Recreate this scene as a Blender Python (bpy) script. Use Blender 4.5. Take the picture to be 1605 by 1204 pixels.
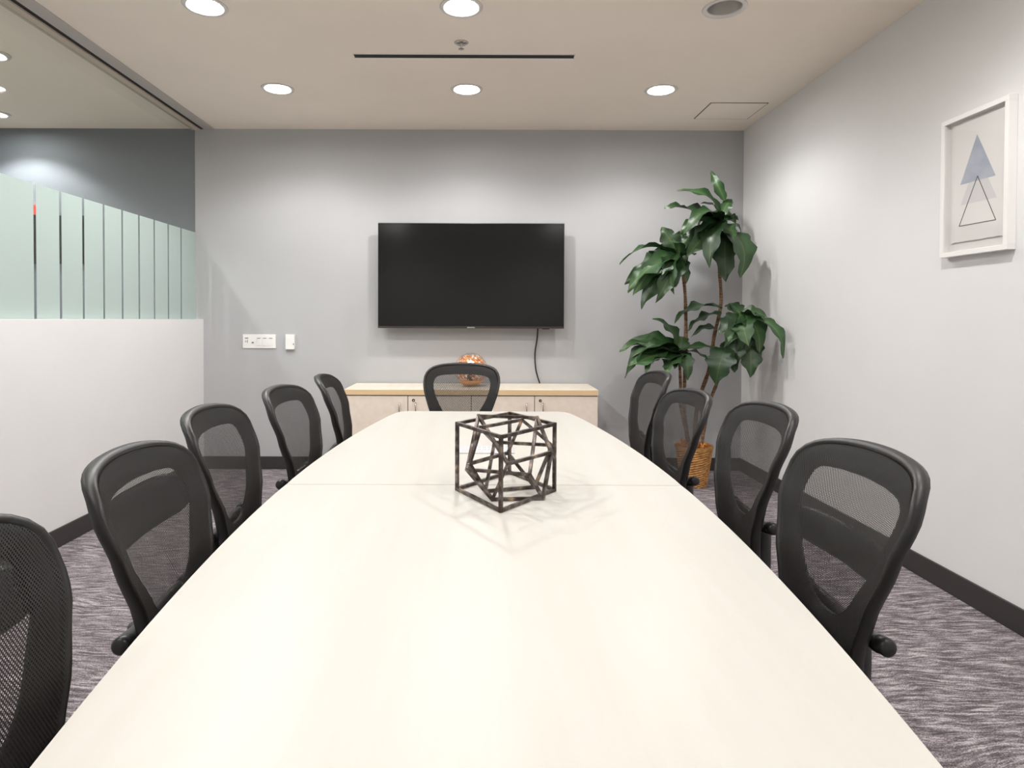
import bpy, bmesh, math, random
from mathutils import Vector, Matrix
random.seed(7)
for o in list(bpy.data.objects): bpy.data.objects.remove(o)
S = bpy.context.scene
COL = S.collection

# ------------------------------------------------------------------ camera
EYE, F, W, H = 1.216, 1000.0, 1605, 1204
PITCH, ROLL = math.radians(1.0), math.radians(0.2)
AX, AY = 755.0, 501.0 + F*math.tan(PITCH)       # pixel hit by the optical axis
cd = bpy.data.cameras.new('camera'); cam = bpy.data.objects.new('camera', cd); COL.objects.link(cam)
cd.sensor_fit = 'HORIZONTAL'; cd.sensor_width = 36.0; cd.lens = 36.0*F/W
cd.shift_x = (W/2-AX)/W; cd.shift_y = (AY-H/2)/W
cd.clip_start = 0.02; cd.clip_end = 60
CR = Matrix.Rotation(math.pi/2-PITCH, 3, 'X') @ Matrix.Rotation(ROLL, 3, 'Z')
cam.matrix_world = Matrix.Translation((0, 0, EYE)) @ CR.to_4x4()
S.camera = cam
# ------------------------------------------------------------------ world, exposure
wd = bpy.data.worlds.new('world'); S.world = wd; wd.use_nodes = True
wd.node_tree.nodes['Background'].inputs[0].default_value = (0.8, 0.85, 0.9, 1)
wd.node_tree.nodes['Background'].inputs[1].default_value = 0.05
vs = S.view_settings
vs.view_transform = 'Standard'; vs.look = 'None'; vs.gamma = 1.0; vs.exposure = 0.57
vs.use_curve_mapping = False
LAMP_W = 42.0            # watts of each downlight in the room
LAMP_COL = (1.0, 0.992, 0.985)
LENS = 100.0             # radiance of the lit lenses
def batwing(ld, low=0.08):
    """angular distribution of a wide downlight: weaker straight down, strongest towards 55 degrees"""
    ld.use_nodes = True; nt = ld.node_tree; em = nt.nodes['Emission']
    tc = nt.nodes.new('ShaderNodeTexCoord'); sp = nt.nodes.new('ShaderNodeSeparateXYZ'); nt.links.new(tc.outputs['Normal'], sp.inputs[0])
    ab = nt.nodes.new('ShaderNodeMath'); ab.operation = 'ABSOLUTE'; nt.links.new(sp.outputs['Z'], ab.inputs[0])
    mr = nt.nodes.new('ShaderNodeMapRange'); mr.interpolation_type = 'SMOOTHSTEP'
    mr.inputs['From Min'].default_value = 0.48; mr.inputs['From Max'].default_value = 1.0
    mr.inputs['To Min'].default_value = 1.0; mr.inputs['To Max'].default_value = low
    nt.links.new(ab.outputs[0], mr.inputs['Value']); nt.links.new(mr.outputs[0], em.inputs['Strength'])
# room dimensions (metres; camera stands at x=0, y=0)
XL, XR, YB, YF, ZC = -2.245, 2.10, 5.15, -1.3, 2.74
XG = -2.31               # glass plane
XC = -4.6                # far side of the corridor beyond the glass
TOPZ = 0.74
LX = (-1.355, -0.105, 1.18)
LY = (4.25, 3.14, 2.03, 0.92, -0.19)

def at(px, py, d):
    """photo pixel + distance along the room -> world point"""
    v = CR @ Vector(((px-AX)/F, -(py-AY)/F, -1.0))
    return Vector((0, 0, EYE)) + v*(d/v.y)
def atx(px, py, X):
    v = CR @ Vector(((px-AX)/F, -(py-AY)/F, -1.0))
    return Vector((0, 0, EYE)) + v*(X/v.x)

# ------------------------------------------------------------------ materials
def srgb(r, g, b):
    f = lambda c: (c/255/12.92) if c/255 <= 0.04045 else ((c/255+0.055)/1.055)**2.4
    return (f(r), f(g), f(b), 1)
def mat(name, col, rough=0.5, metal=0.0, **kw):
    m = bpy.data.materials.new(name); m.use_nodes = True
    b = m.node_tree.nodes['Principled BSDF']
    b.inputs['Base Color'].default_value = col
    b.inputs['Roughness'].default_value = rough
    b.inputs['Metallic'].default_value = metal
    for k, v in kw.items(): b.inputs[k].default_value = v
    return m
def N(m, t, **kw):
    n = m.node_tree.nodes.new(t)
    for k, v in kw.items(): setattr(n, k, v)
    return n
def L(m, a, b): m.node_tree.links.new(a, b)
def BS(m): return m.node_tree.nodes['Principled BSDF']
def coords(m, scale=(1, 1, 1), rot=(0, 0, 0), out='Object'):
    tc = N(m, 'ShaderNodeTexCoord'); mp = N(m, 'ShaderNodeMapping')
    mp.inputs['Scale'].default_value = scale; mp.inputs['Rotation'].default_value = rot
    L(m, tc.outputs[out], mp.inputs[0]); return mp.outputs[0]
def ramp(m, fac, stops):
    r = N(m, 'ShaderNodeValToRGB'); e = r.color_ramp.elements
    while len(e) < len(stops): e.new(0.5)
    for i, (p, c) in enumerate(stops): e[i].position = p; e[i].color = c
    L(m, fac, r.inputs[0]); return r.outputs[0]
def noise(m, vec, scale, detail=3, rough=0.5):
    n = N(m, 'ShaderNodeTexNoise'); n.inputs['Scale'].default_value = scale
    n.inputs['Detail'].default_value = detail; n.inputs['Roughness'].default_value = rough
    L(m, vec, n.inputs['Vector']); return n.outputs['Fac']
def bump(m, h, strength, dist=0.002):
    b = N(m, 'ShaderNodeBump'); b.inputs['Strength'].default_value = strength
    b.inputs['Distance'].default_value = dist
    L(m, h, b.inputs['Height']); L(m, b.outputs[0], BS(m).inputs['Normal'])
def paint(name, col, rough=0.6):
    m = mat(name, col, rough); v = coords(m)
    c2 = tuple(x*0.97 for x in col[:3])+(1,)
    L(m, ramp(m, noise(m, v, 2.5, 4), [(0.3, c2), (0.7, col)]), BS(m).inputs['Base Color'])
    bump(m, noise(m, v, 220, 2), 0.08, 0.001); return m

M = {}
M['back_paint'] = paint('grey_wall_paint', srgb(180, 180, 181))
M['right_paint'] = paint('light_wall_paint', srgb(227, 226, 225))
M['half_paint'] = paint('white_wall_paint', srgb(226, 225, 224))
M['ceiling_paint'] = paint('ceiling_paint', srgb(250, 238, 224), 0.8)  # warm tint stands in for light bounced up from the table
M['corridor_paint'] = paint('corridor_paint', srgb(118, 122, 130))
M['corridor_light'] = paint('corridor_light_paint', srgb(226, 222, 216))
M['base'] = mat('charcoal_rubber', srgb(52, 49, 48), 0.45)
M['white_plastic'] = mat('white_plastic', srgb(236, 234, 230), 0.35)
M['white_trim'] = mat('white_trim', srgb(225, 220, 214), 0.4)
M['alu'] = mat('painted_aluminium', srgb(190, 184, 178), 0.5, 0.0)
M['dark_gap'] = mat('dark_gap', srgb(35, 30, 27), 0.7)
M['beige_trim'] = mat('beige_trim', srgb(205, 192, 176), 0.5)
M['grey_slot'] = mat('grey_slot', srgb(120, 118, 116), 0.5)
M['reflector'] = mat('spun_reflector', srgb(215, 212, 208), 0.3, 0.8)
M['black_plastic'] = mat('black_plastic', srgb(34, 33, 33), 0.38)
M['frame_plastic'] = mat('frame_plastic', srgb(28, 26, 26), 0.42)
M['tv_body'] = mat('tv_body', srgb(22, 22, 23), 0.35)
M['screen'] = mat('tv_screen', srgb(17, 18, 18), 0.14, **{'Specular IOR Level': 0.35})
M['tv_lip'] = mat('tv_lip', srgb(70, 62, 58), 0.3, 0.5)
M['chrome'] = mat('satin_chrome', srgb(200, 196, 190), 0.25, 1.0)
M['edge'] = mat('maple_edge_band', srgb(222, 192, 150), 0.4)
M['seam'] = mat('tan_seam', srgb(168, 120, 84), 0.6)
M['cable'] = mat('black_cable', srgb(25, 25, 26), 0.5)
M['frame_white'] = mat('white_frame', srgb(238, 236, 233), 0.4)
M['mount_board'] = mat('mount_board', srgb(226, 223, 220), 0.8)
M['paper'] = mat('art_paper', srgb(234, 231, 228), 0.85)
M['ink_brown'] = mat('brown_ink', srgb(95, 72, 66), 0.7)
M['ink_pale'] = mat('pale_grey_ink', srgb(217, 215, 214), 0.85)
M['gold'] = mat('gold_leaf', srgb(240, 175, 95), 0.35, 0.3)
M['copper'] = mat('copper_leaf', srgb(222, 122, 50), 0.4, 0.2)
M['silver'] = mat('silver_leaf', srgb(248, 238, 222), 0.3, 0.2)
M['fabric'] = mat('charcoal_fabric', srgb(48, 45, 44), 0.9)
M['red'] = mat('red_sign', srgb(225, 60, 50), 0.5)
M['grey_plate'] = mat('grey_plate', srgb(196, 196, 198), 0.4)

m = mat('lit_lens', (1, 1, 1, 1)); M['lens'] = m
BS(m).inputs['Emission Color'].default_value = (1, 0.99, 0.98, 1); BS(m).inputs['Emission Strength'].default_value = LENS

m = mat('blue_ink', srgb(176, 181, 191), 0.85); M['ink_blue'] = m
v = coords(m); L(m, ramp(m, noise(m, v, 9, 3), [(0.35, srgb(166, 172, 186)), (0.65, srgb(190, 194, 203))]), BS(m).inputs['Base Color'])

# pale maple laminate
def laminate(name, a, b, rough):
    m = mat(name, a, rough); v = coords(m, (9, 0.7, 9))
    L(m, ramp(m, noise(m, v, 2.2, 5, 0.6), [(0.3, b), (0.7, a)]), BS(m).inputs['Base Color'])
    return m
M['table_top'] = laminate('cream_laminate', srgb(201, 198, 191), srgb(198, 194, 186), 0.38)
BS(M['table_top']).inputs['Specular IOR Level'].default_value = 0.3
M['credenza_top'] = laminate('credenza_laminate', srgb(238, 229, 214), srgb(230, 218, 198), 0.35)
M['door'] = laminate('door_laminate', srgb(233, 220, 206), srgb(226, 210, 194), 0.4)

# carpet: streaky grey-mauve loop pile laid in brushed directions
m = mat('carpet', (0.3, 0.3, 0.3, 1), 0.95); M['carpet'] = m
tc = N(m, 'ShaderNodeTexCoord')
warp = N(m, 'ShaderNodeTexNoise'); warp.inputs['Scale'].default_value = 2.2; warp.inputs['Detail'].default_value = 2
L(m, tc.outputs['Object'], warp.inputs['Vector'])
mx = N(m, 'ShaderNodeVectorMath', operation='MULTIPLY_ADD'); mx.inputs[1].default_value = (0.16, 0.16, 0)
L(m, warp.outputs['Color'], mx.inputs[0]); L(m, tc.outputs['Object'], mx.inputs[2])
def streak(rot, sc):
    mp = N(m, 'ShaderNodeMapping'); mp.inputs['Rotation'].default_value = (0, 0, rot); mp.inputs['Scale'].default_value = sc
    L(m, mx.outputs[0], mp.inputs[0]); return noise(m, mp.outputs[0], 1.0, 4, 0.65)
sA = streak(1.25, (9, 80, 1)); sB = streak(-1.0, (9, 80, 1)); zone = ramp(m, noise(m, tc.outputs['Object'], 1.6, 1), [(0.44, (0, 0, 0, 1)), (0.56, (1, 1, 1, 1))])
zm = N(m, 'ShaderNodeMix', data_type='FLOAT'); L(m, zone, zm.inputs[0]); L(m, sA, zm.inputs[2]); L(m, sB, zm.inputs[3]); s1 = zm.outputs[0]
s2 = streak(0.8, (45, 170, 1)); fine = noise(m, tc.outputs['Object'], 240, 2, 0.6)
w2 = N(m, 'ShaderNodeMath', operation='MULTIPLY'); w2.inputs[1].default_value = 0.55; L(m, s2, w2.inputs[0])
a1 = N(m, 'ShaderNodeMath', operation='MULTIPLY_ADD'); a1.inputs[1].default_value = 1.45; L(m, s1, a1.inputs[0]); L(m, w2.outputs[0], a1.inputs[2])
a2 = N(m, 'ShaderNodeMath', operation='MULTIPLY_ADD'); a2.inputs[1].default_value = 0.9; L(m, fine, a2.inputs[0]); L(m, a1.outputs[0], a2.inputs[2])
a3 = N(m, 'ShaderNodeMath', operation='MULTIPLY'); a3.inputs[1].default_value = 0.345; L(m, a2.outputs[0], a3.inputs[0])
L(m, ramp(m, a3.outputs[0], [(0.42, srgb(70, 63, 66)), (0.50, srgb(122, 113, 117)), (0.59, srgb(200, 191, 195))]), BS(m).inputs['Base Color'])
bump(m, a3.outputs[0], 0.6, 0.006)

# see-through woven mesh of the chair backs
m = bpy.data.materials.new('woven_mesh'); m.use_nodes = True; M['mesh'] = m
nt = m.node_tree; nt.nodes.remove(nt.nodes['Principled BSDF'])
tc = N(m, 'ShaderNodeTexCoord'); sp = N(m, 'ShaderNodeSeparateXYZ'); L(m, tc.outputs['Object'], sp.inputs[0])
def sine(out, k, ph=None):
    a = N(m, 'ShaderNodeMath', operation='MULTIPLY'); a.inputs[1].default_value = k; L(m, out, a.inputs[0])
    o = a.outputs[0]
    if ph is not None:
        b = N(m, 'ShaderNodeMath', operation='ADD'); L(m, o, b.inputs[0]); L(m, ph, b.inputs[1]); o = b.outputs[0]
    c = N(m, 'ShaderNodeMath', operation='SINE'); L(m, o, c.inputs[0]); return c.outputs[0]
sk = N(m, 'ShaderNodeMath', operation='MULTIPLY'); sk.inputs[1].default_value = 500; L(m, sp.outputs['Z'], sk.inputs[0])
sa = sine(sp.outputs['X'], 1250, sk.outputs[0]); sb = sine(sp.outputs['Z'], 1000)
mm = N(m, 'ShaderNodeMath', operation='MULTIPLY'); L(m, sa, mm.inputs[0]); L(m, sb, mm.inputs[1])
gt = N(m, 'ShaderNodeMath', operation='GREATER_THAN'); gt.inputs[1].default_value = 0.22; L(m, mm.outputs[0], gt.inputs[0])
tr = N(m, 'ShaderNodeBsdfTransparent'); pb = N(m, 'ShaderNodeBsdfPrincipled')
pb.inputs['Base Color'].default_value = srgb(30, 27, 26); pb.inputs['Roughness'].default_value = 0.65
ms = N(m, 'ShaderNodeMixShader'); L(m, gt.outputs[0], ms.inputs[0]); L(m, pb.outputs[0], ms.inputs[1]); L(m, tr.outputs[0], ms.inputs[2])
L(m, ms.outputs[0], nt.nodes['Material Output'].inputs[0])

def clear_glass(name, tint, rough=0.0):
    m = bpy.data.materials.new(name); m.use_nodes = True
    nt = m.node_tree; nt.nodes.remove(nt.nodes['Principled BSDF'])
    t = N(m, 'ShaderNodeBsdfTransparent'); t.inputs[0].default_value = tint
    g = N(m, 'ShaderNodeBsdfGlossy'); g.inputs['Roughness'].default_value = rough
    lw = N(m, 'ShaderNodeLayerWeight'); lw.inputs[0].default_value = 0.5     # Schlick reflectance, same from both sides
    pw = N(m, 'ShaderNodeMath', operation='POWER'); pw.inputs[1].default_value = 5.0; L(m, lw.outputs['Facing'], pw.inputs[0])
    sc = N(m, 'ShaderNodeMath', operation='MULTIPLY_ADD'); sc.inputs[1].default_value = 0.96; sc.inputs[2].default_value = 0.04; L(m, pw.outputs[0], sc.inputs[0])
    x = N(m, 'ShaderNodeMixShader'); L(m, sc.outputs[0], x.inputs[0]); L(m, t.outputs[0], x.inputs[1]); L(m, g.outputs[0], x.inputs[2])
    L(m, x.outputs[0], nt.nodes['Material Output'].inputs[0]); return m
M['glass'] = clear_glass('partition_glass', (0.94, 0.965, 0.945, 1))
M['globe_glass'] = clear_glass('globe_glass', (0.97, 0.96, 0.95, 1), 0.02)
M['pic_glass'] = clear_glass('picture_glazing', (0.98, 0.98, 0.98, 1), 0.05)
# frosted film
m = bpy.data.materials.new('frosted_film'); m.use_nodes = True; M['film'] = m
nt = m.node_tree; b = BS(m); b.inputs['Base Color'].default_value = srgb(196, 209, 206); b.inputs['Roughness'].default_value = 0.5
tl = N(m, 'ShaderNodeBsdfTranslucent'); tl.inputs[0].default_value = srgb(205, 218, 213)
x = N(m, 'ShaderNodeMixShader'); x.inputs[0].default_value = 0.35; L(m, b.outputs[0], x.inputs[1]); L(m, tl.outputs[0], x.inputs[2])
L(m, x.outputs[0], nt.nodes['Material Output'].inputs[0])
# weathered bronze bars
m = mat('weathered_bronze', srgb(80, 70, 64), 0.38, 0.9); M['bronze'] = m
v = coords(m); L(m, ramp(m, noise(m, v, 38, 3), [(0.42, srgb(82, 72, 67)), (0.58, srgb(122, 114, 113)), (0.74, srgb(190, 165, 130))]), BS(m).inputs['Base Color'])
# leaves, stems, basket
m = mat('leaf_green', srgb(44, 82, 40), 0.42); M['leaf'] = m
v = coords(m, (1, 1, 1)); sp = N(m, 'ShaderNodeSeparateXYZ'); L(m, v, sp.inputs[0])
ab = N(m, 'ShaderNodeMath', operation='ABSOLUTE'); L(m, sp.outputs['Y'], ab.inputs[0])
base = ramp(m, ab.outputs[0], [(0.0, srgb(104, 128, 84)), (0.006, srgb(66, 92, 56)), (0.05, srgb(48, 82, 42)), (0.13, srgb(34, 60, 34))])
mxc = N(m, 'ShaderNodeMix', data_type='RGBA', blend_type='MULTIPLY'); mxc.inputs[0].default_value = 1.0
oi = N(m, 'ShaderNodeObjectInfo')
L(m, base, mxc.inputs[6]); L(m, ramp(m, oi.outputs['Random'], [(0, (0.45, 0.48, 0.46, 1)), (1, (1.2, 1.2, 1.12, 1))]), mxc.inputs[7])
L(m, mxc.outputs[2], BS(m).inputs['Base Color'])
m = mat('stem_bark', srgb(96, 70, 52), 0.8); M['bark'] = m
v = coords(m, (6, 6, 40)); L(m, ramp(m, noise(m, v, 3, 3), [(0.35, srgb(74, 54, 42)), (0.65, srgb(142, 110, 78))]), BS(m).inputs['Base Color'])
m = mat('wicker', srgb(176, 122, 62), 0.6); M['wicker'] = m
v = coords(m); L(m, ramp(m, noise(m, v, 45, 3), [(0.3, srgb(140, 88, 40)), (0.7, srgb(200, 150, 84))]), BS(m).inputs['Base Color'])
m = mat('wood_shavings', srgb(224, 140, 60), 0.7); M['moss'] = m
v = coords(m); L(m, ramp(m, noise(m, v, 60, 3), [(0.3, srgb(150, 80, 30)), (0.6, srgb(240, 165, 80))]), BS(m).inputs['Base Color'])

# ------------------------------------------------------------------ mesh helpers
def link(name, me, mt, parent=None):
    if mt is not None and not me.materials: me.materials.append(mt)
    o = bpy.data.objects.new(name, me); COL.objects.link(o)
    if parent is not None: o.parent = parent
    return o
def obj(name, bm, mt, parent=None, smooth=False):
    bmesh.ops.recalc_face_normals(bm, faces=bm.faces)
    me = bpy.data.meshes.new(name); bm.to_mesh(me); bm.free()
    if smooth:
        for p in me.polygons: p.use_smooth = True
    return link(name, me, mt, parent)
def bm_box(x0, x1, y0, y1, z0, z1, bev=0.0, bm=None, seg=2):
    bm = bm or bmesh.new()
    r = bmesh.ops.create_cube(bm, size=1)
    for v in r['verts']:
        v.co = Vector(((x0+x1)/2+v.co.x*(x1-x0), (y0+y1)/2+v.co.y*(y1-y0), (z0+z1)/2+v.co.z*(z1-z0)))
    if bev > 0:
        es = list({e for v in r['verts'] for e in v.link_edges})
        bmesh.ops.bevel(bm, geom=es, offset=bev, segments=seg, profile=0.5, affect='EDGES')
    return bm
def box(name, x0, x1, y0, y1, z0, z1, mt, parent=None, bev=0.0):
    return obj(name, bm_box(x0, x1, y0, y1, z0, z1, bev), mt, parent)
def bm_tube(pts, radii, n=10, bm=None, cap=True):
    bm = bm or bmesh.new(); pts = [Vector(p) for p in pts]; rings = []
    if not hasattr(radii, '__len__'): radii = [radii]*len(pts)
    up = Vector((0.13, 0.27, 0.95)).normalized()
    for i, p in enumerate(pts):
        t = (pts[min(i+1, len(pts)-1)]-pts[max(i-1, 0)]).normalized()
        a = t.cross(up)
        if a.length < 1e-3: a = t.cross(Vector((1, 0, 0)))
        a.normalize(); b = t.cross(a)
        rings.append([bm.verts.new(p+radii[i]*(math.cos(2*math.pi*k/n)*a+math.sin(2*math.pi*k/n)*b)) for k in range(n)])
    for i in range(len(rings)-1):
        for k in range(n):
            bm.faces.new((rings[i][k], rings[i][(k+1) % n], rings[i+1][(k+1) % n], rings[i+1][k]))
    if cap: bm.faces.new(rings[0]); bm.faces.new(rings[-1])
    return bm
def bm_lathe(prof, n=32, bm=None, c=(0, 0, 0)):
    bm = bm or bmesh.new(); rings = []
    for r, z in prof:
        if r < 1e-5: rings.append([bm.verts.new((c[0], c[1], c[2]+z))])
        else: rings.append([bm.verts.new((c[0]+r*math.cos(2*math.pi*k/n), c[1]+r*math.sin(2*math.pi*k/n), c[2]+z)) for k in range(n)])
    for a, b in zip(rings, rings[1:]):
        for k in range(n):
            k2 = (k+1) % n
            f = [a[k % len(a)], a[k2 % len(a)], b[k2 % len(b)], b[k % len(b)]]
            f = list(dict.fromkeys(f))
            if len(f) > 2: bm.faces.new(f)
    return bm
def bm_prism(poly, z0, z1, bm=None):
    """poly in x,y extruded in z"""
    bm = bm or bmesh.new()
    lo = [bm.verts.new((x, y, z0)) for x, y in poly]; hi = [bm.verts.new((x, y, z1)) for x, y in poly]
    bm.faces.new(lo[::-1]); bm.faces.new(hi)
    for i in range(len(poly)):
        j = (i+1) % len(poly); bm.faces.new((lo[i], lo[j], hi[j], hi[i]))
    return bm
def spline(pts, sub=6, closed=False):
    P = [Vector(p) for p in pts]; out = []; n = len(P)
    rng = range(n) if closed else range(n-1)
    for i in rng:
        p0 = P[(i-1) % n] if closed or i > 0 else P[0]; p1 = P[i]; p2 = P[(i+1) % n]
        p3 = P[(i+2) % n] if closed or i+2 < n else P[-1]
        for k in range(sub):
            t = k/sub
            out.append(0.5*((2*p1)+(p2-p0)*t+(2*p0-5*p1+4*p2-p3)*t*t+(3*p1-p0-3*p2+p3)*t**3))
    if not closed: out.append(P[-1])
    return out
def empty(name, loc=(0, 0, 0), rz=0.0):
    o = bpy.data.objects.new(name, None); COL.objects.link(o)
    o.location = loc; o.rotation_euler = (0, 0, rz); o.empty_display_size = 0.1
    return o
def tag(o, label, cat, group=None):
    o['label'] = label; o['category'] = cat
    if group: o['group'] = group
    return o
def struct(o, label=None, cat=None):
    o['kind'] = 'structure'
    if label: o['label'] = label
    if cat: o['category'] = cat
    return o
def copy_tree(o, parent=None):
    c = o.copy(); COL.objects.link(c)
    if parent is not None: c.parent = parent
    for ch in list(o.children): copy_tree(ch, c)
    return c

# ------------------------------------------------------------------ setting
struct(box('floor', XC-0.1, XR+0.1, YF-0.1, YB+0.1, -0.08, 0.0, M['carpet']), 'grey mauve streaked carpet floor', 'floor')
struct(box('wall_back', XG, XR, YB, YB+0.1, 0, ZC, M['back_paint']), 'grey painted back wall behind the television', 'wall')
struct(box('wall_right', XR, XR+0.1, YF, YB+0.1, 0, ZC, M['right_paint']), 'light plain wall on the right with the framed print', 'wall')
struct(box('wall_front', XL-0.14, XR, YF-0.1, YF, 0, ZC, M['right_paint']), 'plain wall closing the near end of the room', 'wall')
struct(box('wall_left', XL-0.13, XL, YF, YB, 0, 1.211, M['half_paint'], None, 0.002), 'white half-height wall below the glass partition', 'wall')
struct(box('wall_corridor_end', XC, XG, YB, YB+0.1, 0, ZC, M['corridor_paint']), 'dark grey corridor wall seen through the clear glass', 'wall')
struct(box('wall_corridor_side', XC-0.1, XC, YF, YB+0.1, 0, ZC, M['corridor_light']), 'far side wall of the corridor behind the glass', 'wall')
struct(box('wall_corridor_front', XC, XL-0.14, YF-0.1, YF, 0, ZC, M['corridor_light']), 'near end wall of the corridor behind the glass', 'wall')
BH = 0.103
struct(box('baseboard_back', XL+0.012, XR-0.012, YB-0.012, YB, 0, BH, M['base'], None, 0.002), 'charcoal baseboard along the grey back wall', 'baseboard')
struct(box('baseboard_right', XR-0.012, XR, YF, YB, 0, BH, M['base'], None, 0.002), 'charcoal baseboard along the right wall', 'baseboard')
struct(box('baseboard_left', XL, XL+0.012, YF, YB, 0, BH, M['base'], None, 0.002), 'charcoal baseboard along the white half wall', 'baseboard')
# ceiling with round cut-outs for the downlights
HR, HC = 0.088, 0.14
xs = sorted([XC-0.1, XR+0.1]+[x+s*HC for x in LX for s in (-1, 1)])
ys = sorted([YF-0.1, YB+0.1]+[y+s*HC for y in LY for s in (-1, 1)])
bm = bmesh.new()
for i in range(len(xs)-1):
    for j in range(len(ys)-1):
        x0, x1, y0, y1 = xs[i], xs[i+1], ys[j], ys[j+1]
        if i % 2 == 1 and j % 2 == 1:
            cx, cy = (x0+x1)/2, (y0+y1)/2; n = 32
            inn = [bm.verts.new((cx+HR*math.cos(2*math.pi*(k+.5)/n), cy+HR*math.sin(2*math.pi*(k+.5)/n), ZC)) for k in range(n)]
            out = []
            for k in range(n):
                a = 2*math.pi*(k+.5)/n; c, s = math.cos(a), math.sin(a); q = HC/max(abs(c), abs(s))
                out.append(bm.verts.new((cx+q*c, cy+q*s, ZC)))
            cor = {}
            for k in range(n):
                k2 = (k+1) % n; a, b = out[k].co, out[k2].co
                f = [inn[k], out[k]]
                if abs(a.x-b.x) > 1e-6 and abs(a.y-b.y) > 1e-6:
                    f.append(bm.verts.new((cx+math.copysign(HC, a.x-cx), cy+math.copysign(HC, a.y-cy), ZC)))
                f += [out[k2], inn[k2]]; bm.faces.new(f)
        else:
            bm.faces.new([bm.verts.new(p) for p in ((x0, y0, ZC), (x1, y0, ZC), (x1, y1, ZC), (x0, y1, ZC))])
bmesh.ops.remove_doubles(bm, verts=bm.verts, dist=1e-5)
bmesh.ops.recalc_face_normals(bm, faces=bm.faces)
if bm.faces[0].normal.z > 0: bmesh.ops.reverse_faces(bm, faces=bm.faces)
me = bpy.data.meshes.new('ceiling'); bm.to_mesh(me); bm.free()
struct(link('ceiling', me, M['ceiling_paint']), 'white plaster ceiling, warm bounced light in its tint, with recessed downlights', 'ceiling')
struct(box('ceiling_slab', XC-0.1, XR+0.1, YF-0.1, YB+0.1, ZC+0.16, ZC+0.2, M['dark_gap']), 'slab above the ceiling cut-outs', 'ceiling')
# track strips along the glass head
struct(box('trim_1', -2.235, -2.150, YF, YB, ZC-0.004, ZC, M['alu']), 'flat grey metal strip on the ceiling beside the glass', 'trim')
struct(box('trim_2', -2.262, -2.237, YF, YB, ZC-0.003, ZC, M['dark_gap']), 'dark shadow gap along the ceiling beside the glass', 'trim')
struct(box('trim_3', -2.33, -2.263, YF, YB, ZC-0.012, ZC, M['beige_trim']), 'beige head channel holding the glass partition', 'trim')
# glass partition with frosted film strips
win = box('window_1', XG-0.005, XG+0.005, YF, YB-0.002, 1.2115, ZC-0.0125, M['glass'])
struct(win, 'clear glass partition with frosted vertical strips above the half wall', 'window')
cuts = [3.295+0.2*k for k in range(9)]
edges = [(1.30, 3.295-0.01)]+[(cuts[k]+0.01, cuts[k+1]-0.01) for k in range(8)]+[(cuts[8]+0.01, YB-0.004)]
for a, b in edges:
    box('film_strip', XG+0.0055, XG+0.0065, a, b, 1.2125, 1.908, M['film'], win)

# ------------------------------------------------------------------ downlights
row_words = ['far', 'near', 'unseen', 'unseen', 'unseen']
lab = {(0, 0): 'lit round downlight in the far ceiling row, above the left chairs', (0, 1): 'lit round downlight in the far ceiling row, between slot vent and television',
       (0, 2): 'lit round downlight in the far ceiling row, nearest the ceiling hatch', (1, 0): 'lit round downlight at the top left of the photo, near the glass head',
       (1, 1): 'lit round downlight at the top centre, just before the sprinkler', (1, 2): 'unlit round downlight showing its shiny reflector, top right'}
trim_me = reflect_me = lens_me = None
def downlight(x, y, lit, label, group, watts=LAMP_W):
    global trim_me, reflect_me, lens_me
    r = empty('downlight', (x, y, ZC)); tag(r, label, 'light', group)
    if trim_me is None:
        t = obj('trim_ring', bm_lathe([(0.080, 0.004), (0.082, -0.003), (0.088, -0.006), (0.102, -0.005), (0.106, -0.0005), (0.088, 0.0), (0.080, 0.004)], 40), M['white_trim'], r, True); trim_me = t.data
        t = obj('reflector', bm_lathe([(0.0815, 0.002), (0.074, 0.05), (0.062, 0.1), (0.05, 0.13), (0.0, 0.13)], 40), M['reflector'], r, True); reflect_me = t.data
        t = obj('lens', bm_lathe([(0, 0.007), (0.05, 0.006), (0.0795, 0.008), (0.0795, 0.011), (0, 0.011)], 40), M['lens'], r, True); lens_me = t.data
        if not lit: bpy.data.objects.remove(t)
    else:
        link('trim_ring', trim_me, None, r); link('reflector', reflect_me, None, r)
        if lit: link('lens', lens_me, None, r)
    if lit:
        ld = bpy.data.lights.new('downlight_beam', 'SPOT'); ld.energy = watts; ld.color = LAMP_COL
        ld.spot_size = math.radians(146); ld.spot_blend = 0.7; ld.shadow_soft_size = 0.035; batwing(ld)
        lo = bpy.data.objects.new('downlight_beam', ld); COL.objects.link(lo); lo.parent = r; lo.location = (0, 0, -0.012)
for j, y in enumerate(LY):
    for i, x in enumerate(LX):
        lit = (j, i) != (1, 2) and not (j >= 2 and i == 1)
        if j >= 2:
            side = 'half wall' if i == 0 else 'framed print'
            words = ('level with the table seam', 'above the camera', 'behind the camera')[j-2]
            lab[(j, i)] = 'unlit round downlight over the table, %s' % words if i == 1 else 'lit round downlight on the %s side, %s' % (side, words)
        downlight(x, y, lit, lab[(j, i)],
                  'recessed ceiling downlights' if j < 2 else 'downlights behind the camera',
                  LAMP_W if i != 1 or j == 0 else LAMP_W*(0.6 if j == 1 else 0.1))
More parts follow.
